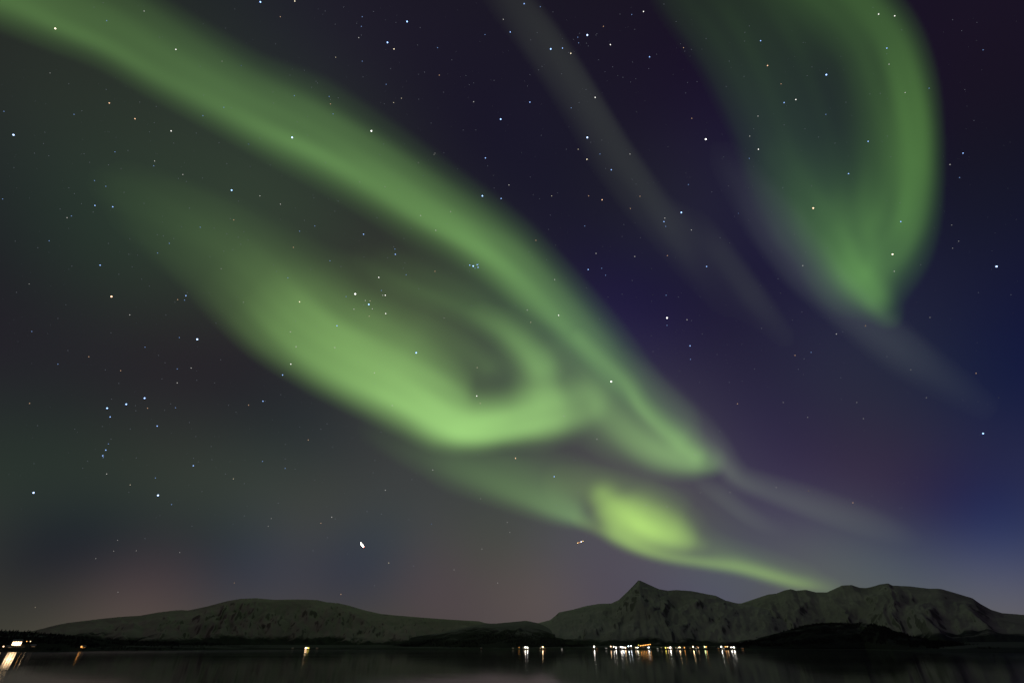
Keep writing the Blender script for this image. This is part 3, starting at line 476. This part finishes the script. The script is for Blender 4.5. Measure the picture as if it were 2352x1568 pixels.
# the many faintest stars
OCT = [(1,0,0),(-1,0,0),(0,1,0),(0,-1,0),(0,0,1),(0,0,-1)]; OF = [(0,2,4),(2,1,4),(1,3,4),(3,0,4),(2,0,5),(1,2,5),(3,1,5),(0,3,5)]
sb = MB(); rng = random.Random(21)
pool = [(s[0], s[1], 1.0) for s in rest] + [(rng.uniform(-300, 2650), rng.uniform(-200, 1150 + 150 * rng.random()), rng.uniform(.35, .7)) for _ in range(1500)]
for x_, y_, k_ in pool:
    p = star_pos(x_, y_); r_ = star_rad(x_, y_, 1) * (1.0 if k_ == 1 else k_ * .8)
    sb.add([(p.x + r_ * q[0], p.y + r_ * q[1], p.z + r_ * q[2]) for q in OCT], OF)
o = sb.obj('faint_stars', glow('starlight of the faintest', (.75, .82, 1.0), .24)); tag(o, 'dust of tiny faint stars strewn over the whole sky', 'stars', kind='stuff')

# ---------------------------------------------------------------- aircraft
M_hull = paint('aircraft paint', (.6, .6, .62), .4, .05); M_beam = glow('landing light', (1, .93, .80), 40); M_red = glow('red beacon', (1, .12, .04), 14); M_amb = glow('cabin light', (1, .42, .20), 1.3); M_amb2 = glow('amber strobe', (1, .7, .25), 4.0); M_blu = glow('white strobe', (.75, .8, 1), 9)
def aircraft(px, py, dist, roll, label, lights):
    d = direction(px, py); e = empty('airliner', tuple(float(q) * dist + (CAM_H if i == 2 else 0) for i, q in enumerate(d)))
    # nose along +x; turned so that its length runs across the line of sight, tilted by roll
    view = Vector([float(q) for q in d]); right = Vector((view.y, -view.x, 0)).normalized(); up = right.cross(view)
    nose = right * math.cos(roll) + up * math.sin(roll); side = view; top = nose.cross(side) * -1
    from mathutils import Matrix
    e.matrix_world = Matrix((( nose.x, side.x, top.x, e.location.x), (nose.y, side.y, top.y, e.location.y), (nose.z, side.z, top.z, e.location.z), (0, 0, 0, 1)))
    f = MB(); prof = [(-19, .3), (-15, 1.2), (-9, 1.9), (10, 2.0), (15, 1.7), (18, .9), (19.2, .2)]
    for (xa, ra), (xb, rb) in zip(prof[:-1], prof[1:]): f.tube((xa, 0, 0), (xb, 0, 0), ra, rb, 14)
    f.obj('fuselage', M_hull, e, True)
    for sgn in (-1, 1):
        MB().add([(4, sgn * 1.6, -.8), (-3, sgn * 1.6, -.8), (-8.5, sgn * 17, .6), (-6, sgn * 17, .6), (4, sgn * 1.6, -.4), (-3, sgn * 1.6, -.4), (-8.5, sgn * 17, .8), (-6, sgn * 17, .8)], [(0,1,2,3),(4,7,6,5),(0,4,5,1),(1,5,6,2),(2,6,7,3),(3,7,4,0)]).obj('wing', M_hull, e)
        MB().add([(-14, sgn * .8, .8), (-18, sgn * .8, .8), (-19.5, sgn * 6, 1.2), (-17.5, sgn * 6, 1.2), (-14, sgn * .8, 1.0), (-18, sgn * .8, 1.0), (-19.5, sgn * 6, 1.35), (-17.5, sgn * 6, 1.35)], [(0,1,2,3),(4,7,6,5),(0,4,5,1),(1,5,6,2),(2,6,7,3),(3,7,4,0)]).obj('tailplane', M_hull, e)
        MB().tube((3.5, sgn * 5.5, -2.0), (-.5, sgn * 5.5, -2.0), 1.0, .8, 12).obj('engine', M_hull, e, True)
    MB().add([(-13, -.15, 1.5), (-18, -.15, 1.5), (-20, -.15, 7), (-17.5, -.15, 7), (-13, .15, 1.5), (-18, .15, 1.5), (-20, .15, 7), (-17.5, .15, 7)], [(0,1,2,3),(4,7,6,5),(0,4,5,1),(1,5,6,2),(2,6,7,3),(3,7,4,0)]).obj('tail_fin', M_hull, e)
    for nm, x, r, mt in lights: MB().ball((x, -2.3, 0), r, 12, 8).obj(nm, mt, e, True)
    tag(e, label, 'aircraft', 'aircraft lights low over the mountains'); return e
aircraft(832, 1251.5, 3500, math.radians(133), 'aircraft shining white with a red tail light over the flat-topped left mountain',
   [('landing_light', 15, 3.0, M_beam), ('landing_light', 10, 3.2, M_beam), ('landing_light', 4, 3.2, M_beam), ('landing_light', -2, 3.0, M_beam), ('landing_light', -8, 2.7, M_beam), ('tail_light', -15, 2.6, M_red)])
aircraft(1333, 1244, 2900, math.radians(16), 'dimmer aircraft with orange and white lights just left of the low aurora patch',
   [('tail_light', -17, 1.6, M_amb2), ('cabin_light', -13, 1.7, M_amb), ('cabin_light', -9, 1.7, M_amb), ('cabin_light', -4, 1.5, M_amb), ('strobe_light', 0, 1.6, M_amb2), ('strobe_light', 5, 1.5, M_blu), ('cabin_light', 10, 1.3, M_amb), ('strobe_light', 16, 1.6, M_amb2)])

# ---------------------------------------------------------------- village across the water
M_pole = paint('galvanised pole', (.18, .18, .18), .5); M_roof = paint('snow-covered roof', (.55, .57, .6), .9)
WALLS = {'red': paint('red timber', (.20, .035, .025)), 'white': paint('white timber', (.6, .6, .57)), 'yellow': paint('ochre timber', (.42, .26, .07)), 'grey': paint('grey timber', (.22, .23, .24)), 'brown': paint('brown timber', (.09, .05, .03))}
M_door = paint('dark door', (.05, .04, .04)); M_brick = paint('chimney brick', (.18, .10, .08))
LCOL = {'white': (1, .92, .82), 'warm': (1, .66, .36), 'orange': (1, .42, .10), 'yellow': (1, .82, .12), 'blue': (.82, .90, 1.0), 'green': (.80, 1, .45)}
LM = {}
def lm(c, s):
    if (c, s) not in LM: LM[(c, s)] = glow('%s lamp glow %g' % (c, s), LCOL[c], s)
    return LM[(c, s)]
def place(px, py, h):
    """ground point on the coast whose lamp top, h above the ground, shows at that direction"""
    d = direction(px, py); a = math.atan2(float(d[0]), float(d[1])); te = float(d[2]) / math.hypot(float(d[0]), float(d[1]))
    best = None
    for k in range(1, 260):
        r = shore_r(a) + 2 + k * 3; x, y = r * math.sin(a), r * math.cos(a); z = coast_z(x, y); err = abs(z + h - (CAM_H + r * te))
        if best is None or err < best[0]: best = (err, x, y, z)
    return best[1:], a
def street_lamp(px, py, col, size, s, label, h=9.0):
    (x, y, z), a = place(px, py, h); e = empty('street_lamp', (x, y, z), -a)
    MB().tube((0, 0, -1), (0, 0, h), .14, .09, 8).obj('pole', M_pole, e)
    MB().tube((0, 0, h - .4), (0, -1.2, h), .07, .06, 6).obj('arm', M_pole, e)
    MB().ball((0, -1.2, h), size * 1.3, 12, 8, sz=1.15).obj('lamp_head', lm(col, s), e, True)
    tag(e, label, 'street lamp', 'lamps of the village across the water'); return e
def floodlight(px, py, col, w, s, label, h=10.0):
    (x, y, z), a = place(px, py, h); e = empty('floodlight_mast', (x, y, z), -a)
    MB().tube((0, 0, -1), (0, 0, h + 1), .25, .16, 8).obj('pole', M_pole, e)
    MB().box(-w / 2, w / 2, -.45, -.15, h - 1.2, h + 1.8).obj('lamp_housing', M_pole, e)
    k = max(2, int(w / 2.2))
    for i in range(k):
        xc = -w / 2 + (i + .5) * w / k; MB().ball((xc, -.9, h + .3), w / k * .46, 12, 8, sy=.5, sz=1.5).obj('lamp_head', lm(col, s), e, True)
    tag(e, label, 'floodlight', 'floodlights of the village across the water'); return e
def house(px, py, w, wallc, label, win='warm', ws=1.0, r_in=None, dpt=8.0, wh=4.2, nwin=3, rh=2.6):
    (x, y, z), a = place(px, py, 1.5); 
    e = empty('house', (x, y, z), -a + .12 * math.sin(px)); hw, hd = w / 2, dpt / 2
    MB().box(-hw, hw, -hd, hd, -2, wh).add([(-hw, -hd, wh), (-hw, hd, wh), (-hw, 0, wh + rh), (hw, -hd, wh), (hw, hd, wh), (hw, 0, wh + rh)], [(0, 1, 2), (5, 4, 3)]).obj('wall', WALLS[wallc], e)
    rf = MB().add([(-hw - .5, -hd - .6, wh - .3), (hw + .5, -hd - .6, wh - .3), (hw + .5, 0, wh + rh + .1), (-hw - .5, 0, wh + rh + .1), (-hw - .5, hd + .6, wh - .3), (hw + .5, hd + .6, wh - .3),
              (-hw - .5, -hd - .6, wh - .05), (hw + .5, -hd - .6, wh - .05), (hw + .5, 0, wh + rh + .4), (-hw - .5, 0, wh + rh + .4), (-hw - .5, hd + .6, wh - .05), (hw + .5, hd + .6, wh - .05)],
              [(6, 7, 8, 9), (9, 8, 11, 10), (0, 3, 2, 1), (3, 4, 5, 2), (0, 1, 7, 6), (4, 10, 11, 5), (0, 6, 9, 3), (3, 9, 10, 4), (1, 2, 8, 7), (2, 5, 11, 8)]).obj('roof', M_roof, e)
    MB().box(hw * .4, hw * .4 + .8, .3, 1.1, wh + rh * .5, wh + rh + 1.2).obj('chimney', M_brick, rf)
    MB().box(-hw * .9, -hw * .9 + 1.0, -hd - .06, -hd + .02, 0, 2.1).obj('door', M_door, e)
    for i in range(nwin):
        xc = -hw * .45 + (i + .5) * (hw * 1.4) / nwin; ww = min(1.6, w / nwin * .5)
        fr = MB().box(xc - ww / 2 - .12, xc + ww / 2 + .12, -hd - .05, -hd + .02, 1.0, 2.7).obj('window', WALLS['white'], e)
        MB().box(xc - ww / 2, xc + ww / 2, -hd - .09, -hd - .06, 1.12, 2.58).obj('pane', lm(win, ws), fr)
    tag(e, label, 'house', 'houses of the village across the water'); return e

def p5(x): return ((1950 + x / 3.92) * .57422)
def p6(x): return ((2500 + x / 3.92) * .57422)
def py_(y): return (2500 + y / 3.92) * .57422
VILLAGE = [  # px, py, colour, size, strength, description
 (p5(495), 343, 'orange', .8, 12, 'dim orange lamp, leftmost of the shore lights at centre'),
 (p5(593), 340, 'white', 1.9, 30, 'left lamp of the white pair at the left of the village'),
 (p5(626), 345, 'white', 1.9, 30, 'right lamp of the white pair at the left of the village'),
 (p5(865), 335, 'warm', 2.3, 24, 'warm white lamp alone below the dark foothill'),
 (p5(1672), 332, 'white', 2.4, 30, 'white lamp where the foothill meets the sea'),
 (p5(1932), 328, 'warm', 2.0, 14, 'warm lamp at the left end of the crowded village centre'),
 (p5(1978), 330, 'white', 1.6, 18, 'small white lamp second from left in the village centre'),
 (p5(2013), 345, 'white', 2.1, 22, 'white lamp just left of the brightest floodlights'),
 (p5(2165), 372, 'warm', 2.3, 16, 'warm lamp touching the right side of the brightest floodlights'),
 (p5(2210), 325, 'blue', 2.0, 20, 'left lamp of the bluish pair right of the floodlights'),
 (p5(2250), 320, 'blue', 1.9, 18, 'right lamp of the bluish pair right of the floodlights'),
 (p6(165), 342, 'warm', 1.6, 7, 'dim amber lamp below left of the orange row'),
 (p6(212), 306, 'yellow', 1.3, 7, 'yellow-green lamp at the left end of the orange row'),
 (p6(573), 372, 'warm', .8, 4, 'very dim lamp alone right of the orange row'),
 (p6(637), 357, 'yellow', 1.9, 9, 'yellow lamp left of a white pair right of centre'),
 (p6(675), 353, 'warm', 1.7, 10, 'pale lamp between the yellow lamp and a bigger white one'),
 (p6(712), 353, 'white', 2.4, 26, 'bigger white lamp third in the row starting with yellow'),
 (p6(795), 350, 'warm', .9, 4, 'very dim lamp left of the large lamp right of centre'),
 (p6(932), 348, 'orange', 1.6, 9, 'small orange lamp right of the large warm lamp'),
 (p6(1068), 333, 'warm', 2.2, 26, 'pale lamp above the shore with a long thin reflection'),
 (p6(1130), 330, 'orange', .8, 5, 'tiny orange lamp on the slope right of the pale lamp'),
 (p6(1150), 357, 'warm', 1.4, 6, 'dim lamp below the tiny orange one'),
 (p6(1248), 333, 'green', 1.9, 16, 'greenish lamp, left of a close green and amber pair'),
 (p6(1272), 333, 'orange', 1.9, 10, 'amber lamp, right of a close green and amber pair'),
 (p6(1510), 332, 'white', 2.2, 26, 'white lamp first in the rightmost village group'),
 (p6(1573), 330, 'orange', 1.8, 9, 'orange lamp second in the rightmost village group'),
 (p6(1605), 330, 'warm', 1.8, 10, 'pale amber lamp third in the rightmost village group')]
for px, y, c, sz, s, lab in VILLAGE: street_lamp(px, py_(y), c, sz, s * .45, lab)
for i, x in enumerate((242, 268, 294, 320, 346, 370, 394)):
    street_lamp(p6(x), py_(317 - (x - 242) * .14), 'orange', 1.7, 4.5, '%s of seven orange lamps in a row on the quay road' % ('leftmost', 'second', 'third', 'middle one', 'fifth', 'sixth', 'rightmost')[i])
FLOODS = [(p5(2090), 332, 'white', 6, 22, 'upper left floodlight of the brightest village cluster'), (p5(2112), 362, 'white', 9, 30, 'middle floodlight of the brightest village cluster'), (p5(2135), 390, 'blue', 9, 24, 'lowest floodlight of the brightest village cluster, at the waterline'),
 (p6(200), 376, 'white', 7, 26, 'white floodlight at the waterline under the orange lamps'), (p6(372), 352, 'blue', 7.5, 28, 'bluish white floodlight under the right end of the orange lamps'),
 (p6(855), 345, 'warm', 8, 26, 'large warm floodlight in the middle of the right village'), (p6(1668), 350, 'white', 7, 26, 'left floodlight of the two at the far right of the village'), (p6(1708), 348, 'white', 8.5, 30, 'right floodlight of the two at the far right of the village')]
for px, y, c, w, s, lab in FLOODS: floodlight(px, py_(y), c, w, s * .5, lab)
HOUSES = [(1178,1488.6,11,'white','white house at the left end of the village'), (1203,1488.2,10,'grey','grey house between the foothill and the white lamp pair'), (1212,1489,12,'yellow','ochre house under the white lamp pair'), (1241,1488,10,'white','white house left of the lone warm lamp'), (1251,1489,9,'red','red house right of the lone warm lamp'),
 (1290,1489.5,9,'brown','dark house alone on the bare shore below the foothill'), (1362,1488.3,11,'red','red house left of the lamp where foothill meets sea'), (1370,1489,9,'grey','grey house right of the lamp where foothill meets sea'), (1392,1488,14,'white','pale boathouse left of the crowded village centre'), (1405,1487.6,10,'yellow','ochre house at the left of the crowded centre'),
 (1415,1488.6,12,'white','white house just left of the brightest floodlights'), (1424,1487,16,'grey','large grey hall behind the brightest floodlights'), (1438,1488.2,12,'red','red warehouse right of the brightest floodlights'), (1450,1487.2,10,'white','white house under the bluish lamp pair'), (1461,1488.5,11,'brown','brown house left of the orange lamp row'),
 (1478,1486.5,12,'red','red shed below the middle of the orange row'), (1488,1488.2,14,'grey','grey quay building at the right end of the orange row'), (1510,1489,10,'white','white house in the gap right of the orange row'), (1530,1488,11,'yellow','ochre house by the yellow lamp'), (1543,1489,12,'white','white house by the bigger white lamp of the yellow row'),
 (1556,1488,10,'red','red house left of the large warm floodlight'), (1566,1488.8,12,'grey','grey house right of the large warm floodlight'), (1585,1488,9,'white','white cottage left of the pale lamp with long reflection'), (1598,1488.7,10,'red','red cottage right of the pale lamp with long reflection'), (1622,1488,11,'white','white house by the green and amber lamps'),
 (1650,1488.2,10,'brown','brown house left of the rightmost village group'), (1662,1488.8,11,'yellow','ochre house in the rightmost village group'), (1688,1488.2,13,'grey','grey house behind the far right floodlights'), (1705,1489,14,'white','pale boathouse at the right end of the village')]
for k, (px, py, w, wc, lab) in enumerate(HOUSES): house(px, py, w, wc, lab, ws=(.25, .6, 1.2)[k % 3], win=('warm', 'orange', 'white')[k % 3])
# lit house on the far shore left of centre
house(705, 1487.4, 15, 'yellow', 'lit house alone on the shore below the left mountain', 'orange', 7.0, nwin=4, wh=5)
street_lamp(p5(0) * 0 + (1050 + 1008 / 5.88) * .57422, (2540 + 322 / 5.88) * .57422, 'warm', 1.9, 12, 'left lamp in front of the lone lit house below the left mountain', 7)
street_lamp((1050 + 1035 / 5.88) * .57422, (2540 + 322 / 5.88) * .57422, 'warm', 1.9, 10, 'middle lamp in front of the lone lit house below the left mountain', 7)
street_lamp((1050 + 1078 / 5.88) * .57422, (2540 + 328 / 5.88) * .57422, 'yellow', 2.4, 2.0, 'dull yellow lamp right of the lone lit house below the left mountain', 7)
house(728, 1488.5, 12, 'white', 'unlit white house right of the lone lit one', ws=.1)
house(672, 1488.5, 11, 'grey', 'unlit grey house left of the lone lit one', ws=.1)
house(1105, 1488.8, 10, 'brown', 'unlit house on the dark shore left of the village', ws=.1)

# ---------------------------------------------------------------- the near headland at the left edge: floodlit jetty house and its neighbours
from mathutils.bvhtree import BVHTree
_hm = head[0].data; HEAD_TREE = BVHTree.FromPolygons([v.co for v in _hm.vertices], [tuple(p.vertices) for p in _hm.polygons])
def head_z(x, y):
    h = HEAD_TREE.ray_cast(Vector((x, y, 900.0)), Vector((0, 0, -1)))
    return max(h[0].z if h[0] else -3.0, coast_z(x, y))
def place_head(px, py, h):
    d = direction(px, py); a = math.atan2(float(d[0]), float(d[1])); te = float(d[2]) / math.hypot(float(d[0]), float(d[1])); best = None
    for k in range(1, 200):
        r = shore_r(a) + 4 + k * 2.5; x, y = r * math.sin(a), r * math.cos(a); z = head_z(x, y); err = z + h - (CAM_H + r * te)
        if best is None or abs(err) < best[0]: best = (abs(err), x, y, z)
        if err > 0: break
    return best[1:], a
_coast_place = place; place = place_head
(x, y, z), a = place_head(37, 1478, 4.0); e = empty('lit_hall', (x, y, z), -a + .15)
MB().box(-11, 11, -6, 6, -4, 11).add([(-11, -6, 11), (-11, 6, 11), (-11, 0, 15), (11, -6, 11), (11, 6, 11), (11, 0, 15)], [(0, 1, 2), (5, 4, 3)]).obj('wall', WALLS['white'], e)
MB().add([(-11.6, -7, 10.7), (11.6, -7, 10.7), (11.6, 0, 15.2), (-11.6, 0, 15.2), (-11.6, 7, 10.7), (11.6, 7, 10.7), (-11.6, -7, 11.1), (11.6, -7, 11.1), (11.6, 0, 15.6), (-11.6, 0, 15.6), (-11.6, 7, 11.1), (11.6, 7, 11.1)],
         [(6, 7, 8, 9), (9, 8, 11, 10), (0, 3, 2, 1), (3, 4, 5, 2), (0, 1, 7, 6), (4, 10, 11, 5), (0, 6, 9, 3), (3, 9, 10, 4), (1, 2, 8, 7), (2, 5, 11, 8)]).obj('roof', M_roof, e)
for i in range(4):
    xc = -8.1 + i * 5.4; fr = MB().box(xc - 2.3, xc + 2.3, -6.15, -5.98, .4, 9.8).obj('window', WALLS['white'], e)
    MB().box(xc - 2.1, xc + 2.1, -6.25, -6.17, .6, 9.6).obj('pane', lm('warm', (5, 9, 9, 6)[i]), fr)
tag(e, 'brightly lit hall glowing on the headland at the left edge', 'hall')
street_lamp(8, 1483.5, 'warm', 1.0, 5, 'dim lamp left of the brightly lit hall at the left edge', 8)
street_lamp(61.5, 1472, 'orange', .8, 2.5, 'first of two dim lamps right of the brightly lit hall', 8)
street_lamp(70, 1472, 'warm', .9, 2.5, 'second of two dim lamps right of the brightly lit hall', 8)
house(190, 1486.5, 14, 'brown', 'small house with orange windows on the dark headland', 'orange', 2.2, nwin=2, wh=5)
street_lamp(187, 1484.3, 'orange', 1.6, 2.2, 'orange lamp at the left of the headland house', 6)
street_lamp(194, 1483, 'warm', 1.0, 4.5, 'pale lamp at the right of the headland house', 6)
house(20, 1486, 12, 'grey', 'dark house just left of the brightly lit hall', ws=.2)
house(75, 1484, 12, 'red', 'dark house right of the brightly lit hall', ws=.2)
